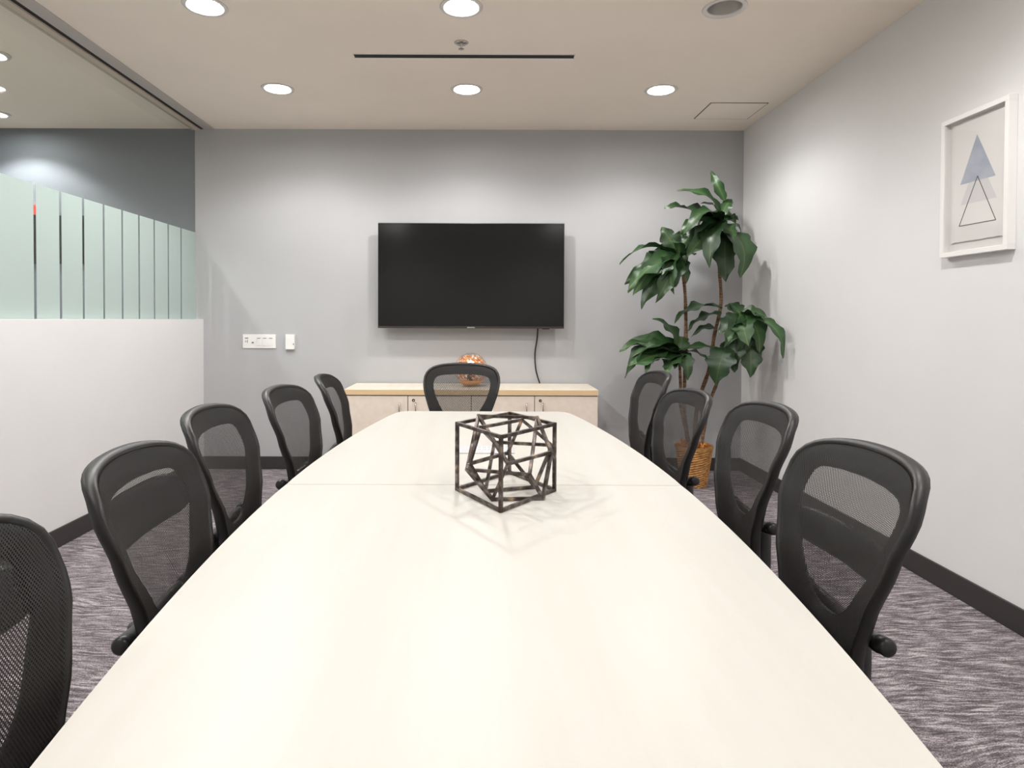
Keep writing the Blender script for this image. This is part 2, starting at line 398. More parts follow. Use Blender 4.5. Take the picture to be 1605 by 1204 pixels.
# corridor downlights (surface cans beyond the glass)
def corridor_light(x, y, label, watts):
    r = empty('corridor_downlight', (x, y, ZC)); tag(r, label, 'light', 'corridor downlights')
    obj('trim_ring', bm_lathe([(0.06, -0.004), (0.066, -0.012), (0.085, -0.01), (0.09, 0), (0.06, 0)], 32), M['white_trim'], r, True)
    obj('lens', bm_lathe([(0, -0.006), (0.062, -0.005), (0.062, -0.001), (0, -0.001)], 32), M['lens'], r, True)
    ld = bpy.data.lights.new('downlight_beam', 'SPOT'); ld.energy = watts; ld.color = LAMP_COL
    ld.spot_size = math.radians(125); ld.spot_blend = 0.4; ld.shadow_soft_size = 0.035
    lo = bpy.data.objects.new('downlight_beam', ld); COL.objects.link(lo); lo.parent = r; lo.location = (0, 0, -0.02)
corridor_light(-2.83, 3.71, 'small lit downlight seen through the glass at the left edge', 60)
corridor_light(-3.62, 4.78, 'lit corridor downlight close to the dark end wall beyond the glass', 45)
corridor_light(-3.5, 1.6, 'unseen downlight added to brighten the corridor behind the glass partition', 150)  # added out of view to raise the ambient light in the corridor

# ------------------------------------------------------------------ ceiling fittings
d = empty('slot_diffuser', (-0.107, 3.715, ZC)); tag(d, 'long black linear slot air vent in the ceiling', 'vent')
box('slot', -0.635, 0.635, -0.024, 0.024, -0.003, 0.0, M['dark_gap'], d)
for s in (-1, 1): box('flange', -0.64, 0.64, s*0.026-0.002, s*0.026+0.002, -0.004, 0.0, M['white_trim'], d)
sp = empty('sprinkler', (-0.117, 3.54, ZC)); tag(sp, 'small chrome fire sprinkler head on the ceiling', 'sprinkler')
obj('escutcheon', bm_lathe([(0.012, -0.008), (0.03, -0.006), (0.04, 0), (0.012, 0)], 28), M['chrome'], sp, True)
obj('stem', bm_lathe([(0.0, -0.034), (0.006, -0.034), (0.007, -0.02), (0.011, -0.008), (0.011, 0)], 16), M['chrome'], sp, True)
obj('deflector', bm_lathe([(0.0, -0.038), (0.016, -0.037), (0.016, -0.034), (0.0, -0.034)], 20), M['chrome'], sp, False)
h = empty('access_hatch', (1.80, 4.67, ZC)); tag(h, 'thin-lined square access hatch in the ceiling corner', 'hatch')
box('panel', -0.196, 0.196, -0.17, 0.17, -0.004, 0.0, M['ceiling_paint'], h)
for a in ((-0.203, -0.198, -0.18, 0.18), (0.198, 0.203, -0.18, 0.18), (-0.2, 0.2, -0.18, -0.173), (-0.2, 0.2, 0.173, 0.18)):
    box('gap', a[0], a[1], a[2], a[3], -0.0015, 0.0, M['dark_gap'], h)

# ------------------------------------------------------------------ conference table
def half_w(dv): return 0.570-0.063*(dv-1.83)**2
YN, YE, YS = 0.37, 3.30, 1.83
def top_poly(y0, y1, round0, round1):
    n = 24; R = []
    for k in range(n+1):
        y = y0+(y1-y0)*k/n; R.append((half_w(y), y))
    rad = 0.05
    def rc(pts, end):
        w, y = pts[-1] if end else pts[0]; s = 1 if end else -1; arc = []
        for k in range(7):
            a = math.pi/2*k/6; arc.append((w-rad+rad*math.cos(a), y-s*rad+s*rad*math.sin(a)))
        core = [p for p in pts if (p[1] < y-rad if end else p[1] > y+rad)]
        return core+arc if end else arc[::-1]+core
    if round1: R = rc(R, True)
    if round0: R = rc(R, False)
    cx = 0.008
    return [(cx+x, y) for x, y in R]+[(cx-x, y) for x, y in reversed(R)]
T = empty('conference_table', (0, 0, 0)); tag(T, 'long cream boat-shaped conference table with centre seam', 'table')
for name, y0, y1, r0, r1 in (('near_top', YN, YS-0.0022, True, False), ('far_top', YS+0.0022, YE, False, True)):
    p = top_poly(y0, y1, r0, r1)
    bm = bm_prism(p, TOPZ-0.03, TOPZ)
    es = [e for e in bm.edges if all(abs(v.co.z-TOPZ) < 1e-6 for v in e.verts)]
    bmesh.ops.bevel(bm, geom=es, offset=0.0015, segments=1, affect='EDGES')
    o = obj('tabletop', bm, M['table_top'], T)
    bm = bmesh.new(); n = len(p)
    c0 = Vector((0.008, (y0+y1)/2)); q = []
    for x, y in p:
        dx = 0.0012 if x > 0.008 else -0.0012; q.append((x+dx, y))
    lo = [bm.verts.new((x, y, TOPZ-0.029)) for x, y in q]; hi = [bm.verts.new((x, y, TOPZ-0.003)) for x, y in q]
    li = [bm.verts.new((x, y, TOPZ-0.029)) for x, y in p]; hj = [bm.verts.new((x, y, TOPZ-0.003)) for x, y in p]
    for i in range(n):
        j = (i+1) % n
        at_seam = abs(p[i][1]-YS) < 0.01 and abs(p[j][1]-YS) < 0.01
        if at_seam: continue
        bm.faces.new((lo[i], lo[j], hi[j], hi[i])); bm.faces.new((hi[i], hi[j], hj[j], hj[i])); bm.faces.new((lo[i], li[i], li[j], lo[j]))
    obj('edge_band', bm, M['edge'], o)
box('seam_strip', 0.008-0.56, 0.008+0.56, YS-0.0022, YS+0.0022, TOPZ-0.028, TOPZ-0.0012, M['seam'], T)
for y in (0.95, 2.72):
    box('pedestal', -0.045, 0.055, y-0.13, y+0.13, 0.03, TOPZ-0.0305, M['door'], T, 0.004)
    box('foot', -0.06, 0.07, y-0.15, y+0.15, 0.0, 0.03, M['base'], T, 0.004)
box('stretcher', -0.01, 0.02, 1.08, 2.59, 0.42, 0.62, M['door'], T, 0.003)

# power module set in the table
pm = empty('power_module', (0.015, 2.32, TOPZ)); tag(pm, 'grey flush power outlet panel set into the table behind the sculpture', 'outlet')
box('plate', -0.103, 0.103, -0.065, 0.065, 0.0002, 0.004, M['grey_plate'], pm, 0.0015)
ins = box('outlet_insert', -0.048, 0.026, -0.03, 0.035, 0.004, 0.0055, M['white_plastic'], pm, 0.0005)
for k in range(4):
    for s in (-0.016, 0.022):
        for q in (-0.003, 0.003): box('socket_slot', -0.039+k*0.0175+q-0.0012, -0.039+k*0.0175+q+0.0012, s-0.005, s+0.005, 0.0053, 0.006, M['dark_gap'], ins)

# ------------------------------------------------------------------ chairs
OUT = [(x*0.95, z) for x, z in [(0, .46), (.088, .462), (.108, .50), (.124, .56), (.146, .625), (.172, .695), (.199, .765), (.217, .825), (.223, .868), (.217, .907), (.196, .937), (.154, .955), (.083, .965), (0, .968)]]
INN = [(x*0.95, z) for x, z in [(0, .642), (.045, .650), (.085, .682), (.122, .735), (.149, .785), (.164, .83), (.166, .865), (.152, .892), (.105, .903), (0, .907)]]
def resample(half, n):
    pts = [Vector((x, z, 0)) for x, z in half]+[Vector((-x, z, 0)) for x, z in half[-2:0:-1]]
    P = spline(pts, 8, True); P.append(P[0]); acc = [0]
    for a, b in zip(P, P[1:]): acc.append(acc[-1]+(b-a).length)
    res = []; k = 0
    for i in range(n):
        s = acc[-1]*i/n
        while acc[k+1] < s: k += 1
        t = (s-acc[k])/max(1e-9, acc[k+1]-acc[k]); q = P[k].lerp(P[k+1], t); res.append((q.x, q.y))
    return res
def lerp_tab(tab, z):
    if z <= tab[0][0]: return tab[0][1]
    for (a, b), (c, d_) in zip(tab, tab[1:]):
        if z <= c: t = (z-a)/(c-a); t = t*t*(3-2*t)*0.5+t*0.5; return b+(d_-b)*t
    return tab[-1][1]
YS_TAB = [(.44, -.185), (.52, -.172), (.62, -.166), (.70, -.176), (.80, -.203), (.90, -.240), (.97, -.272)]
def surf(x, z): return lerp_tab(YS_TAB, z)+0.036*(x/0.21)**2
NB = 72
def back_frame():
    O = resample(OUT, NB); I = resample(INN, NB); bm = bmesh.new(); rings = []
    prof = [(None, -.005), (.020, -.005), (.0125, -.004), (.010, .0015), (.004, .003), (-.001, -.002), (-.002, -.014), (.003, -.024), (.012, -.026), (.024, -.020), (None, -.014)]
    for (ox, oz), (ix, iz) in zip(O, I):
        dv = Vector((ix-ox, iz-oz)); ln = dv.length; u = dv/ln; ring = []
        for w, dy in prof:
            ww = ln if w is None else min(w, ln*0.9)
            x, z = ox+u.x*ww, oz+u.y*ww; ring.append(bm.verts.new((x, surf(x, z)+dy, z)))
        rings.append(ring)
    k = len(prof)
    for i in range(NB):
        a, b = rings[i], rings[(i+1) % NB]
        for j in range(k): bm.faces.new((a[j], a[(j+1) % k], b[(j+1) % k], b[j]))
    return bm
def back_mesh():
    O = resample(OUT, NB); bm = bmesh.new(); cz = 0.76; rings = []
    for s in (0.25, 0.5, 0.72, 0.88, 0.945):
        ring = []
        for ox, oz in O:
            x, z = ox*s, cz+(oz-cz)*s; ring.append(bm.verts.new((x, surf(x, z)+0.0005, z)))
        rings.append(ring)
    c = bm.verts.new((0, surf(0, cz)+0.0005, cz))
    for i in range(NB):
        j = (i+1) % NB; bm.faces.new((c, rings[0][i], rings[0][j]))
        for a, b in zip(rings, rings[1:]): bm.faces.new((a[i], b[i], b[j], a[j]))
    return bm
def lumbar(zc, hh):
    bm = bmesh.new(); rows = []
    for k in range(17):
        x = -0.165+0.33*k/16; col = []
        e = 1-abs(x/0.165)**6*0.35
        for dz, dy in ((-hh*e, -.018), (-hh*.8*e, -.012), (hh*.8*e, -.012), (hh*e, -.018), (hh*.8*e, -.024), (-hh*.8*e, -.024)):
            z = zc+dz; col.append(bm.verts.new((x, surf(x, z)+dy, z)))
        rows.append(col)
    for a, b in zip(rows, rows[1:]):
        for j in range(6): bm.faces.new((a[j], a[(j+1) % 6], b[(j+1) % 6], b[j]))
    bm.faces.new(rows[0]); bm.faces.new(rows[-1]); return bm
def make_chair(lz=None, hh=0.032):
    r = empty('office_chair')
    obj('back_frame', back_frame(), M['frame_plastic'], r, True)
    obj('back_mesh', back_mesh(), M['mesh'], r, True)
    if lz: obj('lumbar_support', lumbar(lz, hh), M['black_plastic'], r, True)
    # yoke behind the waist with a round adjusting knob on each side
    bm = bmesh.new()
    yk = obj('back_yoke', bm_tube(spline([(-.125, -.205, .635), (-.09, -.225, .62), (0, -.235, .605), (.09, -.225, .62), (.125, -.205, .635)], 5), 0.016, 10), M['black_plastic'], r, True)
    for s in (-1, 1):
        b2 = bm_tube([(s*.124, -.206, .638), (s*.128, -.206, .638), (s*.149, -.207, .640), (s*.153, -.207, .640)], [.012, .0165, .0165, .012], 14)
        obj('adjusting_knob', b2, M['black_plastic'], yk, True)
    obj('spine', bm_tube(spline([(0, -.233, .61), (0, -.235, .54), (0, -.225, .44), (0, -.15, .385), (0, -.03, .38)], 5), [.03]*21, 10), M['black_plastic'], r, True)
    # seat
    o = [(x*1.0, y) for x, y in ((0, -.20), (.16, -.195), (.205, -.15), (.218, 0), (.214, .16), (.175, .232), (0, .245))]
    P = spline([Vector((x, y, 0)) for x, y in o]+[Vector((-x, y, 0)) for x, y in o[-2:0:-1]], 5, True)
    bm = bmesh.new(); rr = []
    for s, z in ((0.0, .462), (0.5, .464), (.85, .467), (.97, .455), (1.0, .435), (.96, .412), (.5, .408), (0, .408)):
        if s == 0: rr.append([bm.verts.new((0, 0, z))])
        else: rr.append([bm.verts.new((p.x*s, p.y*s, z-0.018*max(0, p.y*s-.15)/.1)) for p in P])
    n = len(P)
    for a, b in zip(rr, rr[1:]):
        for k in range(n):
            f = list(dict.fromkeys([a[k % len(a)], a[(k+1) % n % len(a)], b[(k+1) % n % len(b)], b[k % len(b)]]))
            bm.faces.new(f)
    obj('seat', bm, M['fabric'], r, True)
    obj('seat_mechanism', bm_box(-.09, .09, -.12, .10, .355, .405, .012), M['black_plastic'], r)
    obj('gas_cylinder', bm_lathe([(0, .09), (.028, .09), (.028, .22), (.018, .225), (.018, .36), (0, .36)], 18), M['black_plastic'], r, True)
    hub = obj('hub', bm_lathe([(0, .065), (.04, .065), (.045, .09), (.035, .115), (0, .115)], 20), M['black_plastic'], r, True)
    for k in range(5):
        a = 2*math.pi*(k+.5)/5-math.pi/2; c, s = math.cos(a), math.sin(a)
        obj('base_leg', bm_tube([(c*.03, s*.03, .092), (c*.13, s*.13, .086), (c*.235, s*.235, .068), (c*.25, s*.25, .066)], [.022, .019, .014, .012], 8), M['black_plastic'], r, True)
        px, py = c*.235, s*.235
        cs = obj('caster', bm_tube([(px-s*.022, py+c*.022, .026), (px-s*.02, py+c*.02, .026), (px+s*.02, py-c*.02, .026), (px+s*.022, py-c*.022, .026)], [.02, .026, .026, .02], 14), M['black_plastic'], r, True)
        obj('caster_stem', bm_tube([(px, py, .03), (px, py, .07)], .008, 8), M['black_plastic'], cs, True)
    return r
proto_plain = make_chair()
proto_mid = make_chair(0.775, 0.036)
proto_high = make_chair(0.845, 0.045)
G = 'black mesh-back office chairs around the table'
# (prototype, backrest centre x, y at shoulder height, facing angle: 0 = facing +x, label)
def put(proto, first, bx, by, face, label, dz=0.0):
    c = proto if first else copy_tree(proto)
    a = math.radians(face); off = 0.205
    c.location = (bx+off*math.cos(a), by+off*math.sin(a), 0); c.rotation_euler = (0, 0, a-math.pi/2)
    if dz:                                   # seat column set lower or higher
        for ch in c.children:
            if ch.name.split('.')[0] in ('back_frame', 'back_mesh', 'back_yoke', 'spine', 'seat', 'seat_mechanism', 'lumbar_support'): ch.location.z += dz
    tag(c, label, 'chair', G)
put(proto_high, True, -0.655, 1.285, 3.4, 'black mesh chair with a thin see-through slit, second from the camera on the left', -0.014)
put(proto_high, False, -0.642, 0.744, 0, 'black mesh chair cut off by the left edge of the photo')
put(proto_plain, True, -0.721, 1.798, 2.7, 'black mesh chair in front of the corner of the white half wall')
put(proto_plain, False, -0.689, 2.354, -3, 'black mesh chair on the left, before the wall switches')
put(proto_plain, False, -0.650, 2.845, 5.0, 'narrow-looking black mesh chair on the left, beside the credenza end')
put(proto_mid, True, 0.716, 1.262, 179.8, 'nearest black mesh chair on the right, with a dark lumbar band')
put(proto_plain, False, 0.808, 1.900, 179.7, 'second black mesh chair from the camera on the right')
put(proto_plain, False, 0.790, 2.540, 186, 'black mesh chair directly before the wicker plant basket', -0.03)
put(proto_plain, False, 0.808, 3.088, 181.6, 'farthest black mesh chair on the right, below the plant leaves')
put(proto_plain, False, -0.110, 3.51, -90-7, 'black mesh chair at the far head of the table', 0.004)

# ------------------------------------------------------------------ credenza
CX0, CX1, CYF, CZ = -1.007, 0.857, 4.665, 0.702
c = empty('credenza', ((CX0+CX1)/2, 0, 0)); c.location.y = 0; tag(c, 'low pale maple credenza with four doors under the television', 'cabinet')
cx = (CX0+CX1)/2; hw = (CX1-CX0)/2
tp = box('top', -hw, hw, CYF, YB-0.016, CZ-0.042, CZ, M['credenza_top'], c, 0.002)
box('edge_band', -hw+0.001, hw-0.001, CYF-0.0015, CYF, CZ-0.040, CZ-0.002, M['edge'], tp)
box('carcass', -hw+0.004, hw-0.004, CYF+0.035, YB-0.018, 0.06, CZ-0.043, M['door'], c)
box('plinth', -hw+0.02, hw-0.02, CYF+0.06, YB-0.03, 0.0, 0.06, M['base'], c)
box('shadow_gap', -hw+0.004, hw-0.004, CYF+0.022, CYF+0.0345, 0.07, CZ-0.043, M['dark_gap'], c)
dw = (2*hw-0.004)/4
for k in range(4):
    x0 = -hw+0.002+k*dw; g = 0.0025
    dr = box('door', x0+g, x0+dw-g, CYF+0.004, CYF+0.022, 0.07, CZ-0.049, M['door'], c, 0.001)
    hx = x0+dw-0.06 if k in (0, 2) else x0+0.06
    bm = bm_tube(spline([(hx, CYF+0.004, 0.600), (hx, CYF-0.022, 0.596), (hx, CYF-0.022, 0.50), (hx, CYF+0.004, 0.496)], 3), 0.005, 8)
    obj('handle', bm, M['chrome'], dr, True)
    if k in (1, 3):
        obj('lock', bm_tube([(x0+0.042, CYF+0.004, 0.622), (x0+0.042, CYF+0.001, 0.622)], 0.011, 16), M['dark_gap'], dr)
        obj('lock_ring', bm_tube([(x0+0.042, CYF+0.001, 0.622), (x0+0.046, CYF-0.001, 0.618)], [0.006, 0.004], 10), M['chrome'], dr)

# ------------------------------------------------------------------ television
tvw, tvh = 0.735, 0.415
tv = empty('television', (-0.085, 5.035, EYE+0.345)); tag(tv, 'large black flat television mounted on the grey wall', 'television')
box('housing', -tvw, tvw, 0.004, 0.03, -tvh, tvh, M['tv_body'], tv, 0.004)
box('screen', -tvw+0.006, tvw-0.006, 0.0, 0.0039, -tvh+0.016, tvh-0.006, M['screen'], tv)
box('bottom_bezel', -tvw+0.001, tvw-0.001, -0.002, 0.0038, -tvh, -tvh+0.0155, M['tv_lip'], tv, 0.001)
box('logo_plate', -0.03, 0.03, -0.003, -0.0021, -tvh+0.003, -tvh+0.011, M['chrome'], tv)
box('rear_cover', -tvw+0.12, tvw-0.12, 0.03, 0.065, -tvh+0.04, tvh-0.16, M['tv_body'], tv, 0.01)
box('wall_mount', -0.3, 0.3, 0.065, 0.1149, -0.15, 0.15, M['black_plastic'], tv, 0.002)
box('sensor_box', 0.565, 0.62, 0.004, 0.02, -tvh-0.006, -tvh, M['tv_body'], tv)
pts = [at(843, 512, 5.10), at(842, 530, 5.115), at(838.5, 555, 5.12), at(840, 580, 5.12)]
p_end = at(846, 602, 5.115); p_end.z = CZ+0.004
tag(obj('television_cable', bm_tube(spline(pts+[p_end], 6), 0.006, 8), M['cable'], None, True), 'black power cable hanging from the television to the credenza', 'cable')

# ------------------------------------------------------------------ globe lamp
gl = empty('globe_lamp', (-0.082, 4.90, CZ)); tag(gl, 'round glass globe lamp filled with gold and copper flakes', 'lamp')
R = 0.128
obj('glass_globe', bm_lathe([(0.0, 0.003)]+[(R*math.sin(math.pi*k/24), R-R*math.cos(math.pi*k/24)+0.003) for k in range(2, 24)]+[(0, 2*R+0.003)], 40), M['globe_glass'], gl, True)
obj('base_dish', bm_lathe([(0, 0.006), (0.05, 0.010), (0.085, 0.032), (0.1, 0.05), (0.098, 0.052), (0.08, 0.036), (0.045, 0.016), (0, 0.012)], 32), M['gold'], gl, True)
for mn in ('gold', 'copper', 'silver'):
    bm = bmesh.new()
    for k in range(190):
        th = random.uniform(0, 2*math.pi); ph = math.acos(random.uniform(-0.75, 0.93)); rr = random.uniform(0.92, 0.965)*R
        cpos = Vector((rr*math.sin(ph)*math.cos(th), rr*math.sin(ph)*math.sin(th), R+0.003+rr*math.cos(ph)))
        nrm = (cpos-Vector((0, 0, R))).normalized(); a = nrm.orthogonal().normalized(); b = nrm.cross(a); s = random.uniform(0.006, 0.014)
        a0 = random.uniform(0, 6.28)
        bm.faces.new([bm.verts.new(cpos+s*random.uniform(.6, 1)*(math.cos(a0+t)*a+math.sin(a0+t)*b)-nrm*random.uniform(0, .004)) for t in (0, 1.3, 2.5, 3.8, 5.0)])
    o = obj(mn+'_flakes', bm, M[mn], gl); o['kind'] = 'stuff'
obj('socket', bm_lathe([(0, 0.012), (0.03, 0.012), (0.028, 0.09), (0.02, 0.13), (0, 0.135)], 20), M['base'], gl, True)
bulb = obj('bulb', bm_lathe([(0, 0.135), (0.015, 0.14), (0.028, 0.165), (0.022, 0.19), (0, 0.2)], 20), mat('warm_bulb', (1, .8, .5, 1)), gl, True)
b = BS(bulb.data.materials[0]); b.inputs['Emission Color'].default_value = (1, 0.62, 0.28, 1); b.inputs['Emission Strength'].default_value = 3.5

# ------------------------------------------------------------------ wire sculpture: three nested bar frames
sc0 = Vector((0.068, 1.765, TOPZ))
sc = empty('wire_sculpture', sc0); tag(sc, 'bronze geometric sculpture of nested open cube frames on the table', 'sculpture')
def bar(a, b, w=0.0085):
    a, b = Vector(a)-sc0, Vector(b)-sc0; t = (b-a).normalized(); u = t.cross(Vector((0, 0, 1)))
    if u.length < 0.05: u = t.cross(Vector((0.55, 0.83, 0)))
    u.normalize(); v = t.cross(u); a = a-t*w*0.45; b = b+t*w*0.45; bm = bmesh.new(); q = []
    for p in (a, b): q.append([bm.verts.new(p+w/2*(s*u+r*v)) for s, r in ((-1, -1), (1, -1), (1, 1), (-1, 1))])
    bm.faces.new(q[0]); bm.faces.new(q[1])
    for k in range(4): bm.faces.new((q[0][k], q[0][(k+1) % 4], q[1][(k+1) % 4], q[1][k]))
    obj('bar', bm, M['bronze'], sc)
z0, z1 = TOPZ+0.0045, TOPZ+0.187
q = [(0.0485, 1.566), (-0.067, 1.77), (0.0875, 1.967), (0.203, 1.763)]
for k in range(4):
    a, b = q[k], q[(k+1) % 4]
    bar((*a, z0), (*b, z0)); bar((*a, z1), (*b, z1)); bar((*a, z0), (*a, z1))
def hexa(V):
    def f(p):
        w = at(*p); w.z = max(w.z, TOPZ+0.005); return w
    V = [f(p) for p in V]
    for a, b in ((0, 1), (0, 2), (1, 3), (2, 3), (4, 5), (4, 6), (5, 7), (6, 7), (0, 4), (1, 5), (2, 6), (3, 7)): bar(V[a], V[b])
hexa([(750, 652, 1.83), (842, 655, 1.82), (732, 736, 1.76), (830, 744, 1.76), (796, 727, 1.655), (864, 709, 1.70), (772, 785, 1.664), (851, 784, 1.676)])
hexa([(753, 670, 1.74), (818, 658, 1.80), (736, 727, 1.70), (796, 710, 1.80), (775, 693, 1.86), (865, 698, 1.80), (761, 774, 1.744), (838, 767, 1.79)])

# ------------------------------------------------------------------ framed print on the right wall
FX = XR-0.036
a = atx(1476, 188, FX); b_ = atx(1582, 389, FX)
fy0, fy1, fz0, fz1 = 2.515, 2.886, 1.500, 2.108
fr = empty('framed_print', (XR, (fy0+fy1)/2, (fz0+fz1)/2)); tag(fr, 'white framed print of two triangles on the right wall', 'picture')
hy, hz, bw = (fy1-fy0)/2, (fz1-fz0)/2, 0.021
for n_, y0, y1, zz0, zz1 in (('frame_rail', -hy, hy, hz-bw, hz), ('frame_rail', -hy, hy, -hz, -hz+bw), ('frame_stile', -hy, -hy+bw, -hz+bw, hz-bw), ('frame_stile', hy-bw, hy, -hz+bw, hz-bw)):
    box(n_, -0.036, -0.0005, y0, y1, zz0, zz1, M['frame_white'], fr, 0.001)
box('backing_board', -0.010, -0.0015, -hy+bw, hy-bw, -hz+bw, hz-bw, M['mount_board'], fr)
# sheet with a torn lower edge, floated off the backing
yy0, yy1 = -hy+bw+0.012, hy-bw-0.022
n = 26; low = [(yy0+(yy1-yy0)*k/n, -hz+bw+0.040+random.uniform(-.002, .002)) for k in range(n+1)]
pl = low+[(yy1, hz-bw-0.012), (yy0, hz-bw-0.012)]
bm = bmesh.new(); A = [bm.verts.new((-0.0155, y, z)) for y, z in pl]; B = [bm.verts.new((-0.0145, y, z)) for y, z in pl]
bm.faces.new(A); bm.faces.new(B[::-1])
for k in range(len(pl)): j = (k+1) % len(pl); bm.faces.new((A[k], B[k], B[j], A[j]))
sheet = obj('print_sheet', bm, M['paper'], fr)
box('spacer', -0.0144, -0.0101, -0.08, 0.08, -0.15, 0.15, M['mount_board'], fr)
def loc(px, py):
    w = atx(px, py, XR-0.016); return (w.y-fr.location.y, w.z-fr.location.z)
def c6(x, y): return (1460+x*145/602, 130+y*290/1204)
def tri(name, P, x, mt):
    bm = bmesh.new(); A = [bm.verts.new((x, y, z)) for y, z in P]; B = [bm.verts.new((-0.0156, y, z)) for y, z in P]
    bm.faces.new(A); bm.faces.new(B[::-1])
    for k in range(3): bm.faces.new((A[k], B[k], B[(k+1) % 3], A[(k+1) % 3]))
    obj(name, bm, mt, sheet)
tri('pale_triangle', [loc(*c6(*p)) for p in ((305, 470), (190, 797), (425, 745))], -0.0157, M['ink_pale'])
tri('blue_triangle', [loc(*c6(*p)) for p in ((297, 333), (187, 665), (417, 602))], -0.0159, M['ink_blue'])
P = [Vector((-0.0160, *loc(*c6(*p)))) for p in ((300, 605), (180, 933), (418, 890))]
for k in range(3): obj('outline_stroke', bm_tube([P[k], P[(k+1) % 3]], 0.0016, 6), M['ink_brown'], sheet)
box('glazing', -0.030, -0.029, -hy+bw, hy-bw, -hz+bw, hz-bw, M['pic_glass'], fr)

# ------------------------------------------------------------------ wall plates
wp = empty('wall_plate', (-1.794, YB, 1.034)); tag(wp, 'wide white wall plate with outlet and three switches', 'switch plate')
box('plate', -0.133, 0.133, -0.008, -0.0003, -0.056, 0.056, M['white_plastic'], wp, 0.002)
for k in range(3):
    x = -0.003+k*0.048
    s_ = box('switch_rocker', x-0.014, x+0.014, -0.0125, -0.008, -0.034, 0.022, M['white_plastic'], wp, 0.001)
    box('rocker_shadow', x-0.014, x+0.014, -0.0095, -0.008, 0.0225, 0.028, M['grey_slot'], s_)
o_ = box('outlet', -0.115, -0.083, -0.0105, -0.008, -0.036, 0.036, M['white_plastic'], wp, 0.001)
box('outlet_mark', -0.113, -0.086, -0.0112, -0.0104, 0.022, 0.030, M['grey_slot'], o_)
for x, z in ((-0.108, 0.0), (-0.094, 0.006), (-0.094, -0.004)): box('outlet_slot', x-0.002, x+0.002, -0.0112, -0.0104, z-0.007, z+0.007, M['dark_gap'], o_)
box('data_port', -0.060, -0.043, -0.0095, -0.008, -0.016, -0.004, M['grey_slot'], wp)
tb = empty('thermostat', (-1.541, YB, 1.03)); tag(tb, 'small white upright control box beside the wall plate', 'control box')
box('case', -0.036, 0.036, -0.028, -0.0003, -0.06, 0.06, M['white_plastic'], tb, 0.003)
box('button', 0.026, 0.034, -0.030, -0.028, -0.022, -0.012, M['grey_slot'], tb)

# notice panel behind the frosted glass
nb = empty('notice_panel', (-3.41, YB, 1.85)); tag(nb, 'dark notice panel with red band glimpsed between the frosted strips', 'sign')
box('board', -0.21, 0.21, -0.02, -0.0005, -0.2, 0.19, M['tv_body'], nb, 0.002)
box('red_band', -0.21, -0.10, -0.022, -0.0005, 0.195, 0.275, M['red'], nb, 0.002)

# ------------------------------------------------------------------ potted plant
PD = 4.68
pp0 = Vector((1.565, PD, 0)); pp = empty('potted_plant', pp0); tag(pp, 'tall leafy artificial dracaena in a wicker basket in the corner', 'plant')
prof = [(0, 0.004), (0.085, 0.004), (0.09, 0.0)]
bm = bmesh.new(); n = 40; rows = 34; rings = []
for j in range(rows+1):
    z = 0.30*j/rows; r0 = 0.088+0.045*(z/0.30)**0.9; ring = []
    for k in range(n):
        wv = 0.0035*(1 if ((k//2+j) % 2) else -1)
        if z > 0.265: wv = 0.004
        ring.append(bm.verts.new(((r0+wv)*math.cos(2*math.pi*k/n), (r0+wv)*math.sin(2*math.pi*k/n), z)))
    rings.append(ring)
inner = [bm.verts.new((0.118*math.cos(2*math.pi*k/n), 0.118*math.sin(2*math.pi*k/n), 0.298)) for k in range(n)]
inb = [bm.verts.new((0.10*math.cos(2*math.pi*k/n), 0.10*math.sin(2*math.pi*k/n), 0.2)) for k in range(n)]
rings += [inner, inb]
for a, b in zip(rings, rings[1:]):
    for k in range(n): bm.faces.new((a[k], a[(k+1) % n], b[(k+1) % n], b[k]))
bm.faces.new(rings[0]); bm.faces.new(inb)
obj('basket', bm, M['wicker'], pp)
bm = bmesh.new()
for k in range(260):
    a = random.uniform(0, 6.28); r = 0.105*math.sqrt(random.random()); cpos = Vector((r*math.cos(a), r*math.sin(a), 0.283+random.uniform(0, .03)))
    dv = Vector((random.uniform(-1, 1), random.uniform(-1, 1), random.uniform(-.4, .5))).normalized()*random.uniform(.015, .035)
    sd = dv.cross(Vector((0, 0, 1))).normalized()*0.005
    bm.faces.new([bm.verts.new(cpos-dv-sd), bm.verts.new(cpos-dv+sd), bm.verts.new(cpos+dv+sd), bm.verts.new(cpos+dv-sd)])
for k in range(1): bm_lathe([(0, .285), (.1, .28), (.112, .27)], 24, bm)
o = obj('wood_shavings', bm, M['moss'], pp); o['kind'] = 'stuff'
def c5(x, y, d_=PD): return at(950+x*300/926, 250+y*390/1204, d_)-pp0
def trunk(pts, r0, r1, bend):
    P = [Vector((bend[0], bend[1], 0.22))]+[c5(*p) for p in pts]; Q = spline(P, 6); nn = len(Q)
    obj('stem', bm_tube(Q, [(r0+(r1-r0)*k/(nn-1))*(1+0.1*math.sin(k*2.1)) for k in range(nn)], 10), M['bark'], pp, True)
trunk([(378, 1200, 4.66), (386, 900, 4.66), (380, 620, 4.66), (350, 450, 4.66)], .015, .011, (-.03, 0))
trunk([(440, 1200, 4.70), (500, 1010, 4.70), (522, 860, 4.72), (556, 690, 4.74), (546, 490, 4.75), (556, 285, 4.75)], .016, .011, (.01, .02))
trunk([(495, 1200, 4.64), (545, 1060, 4.62), (600, 900, 4.58), (650, 750, 4.54)], .013, .010, (.035, -.02))
trunk([(362, 1200, 4.60), (360, 1080, 4.60), (352, 930, 4.60)], .013, .010, (-.02, -.04))
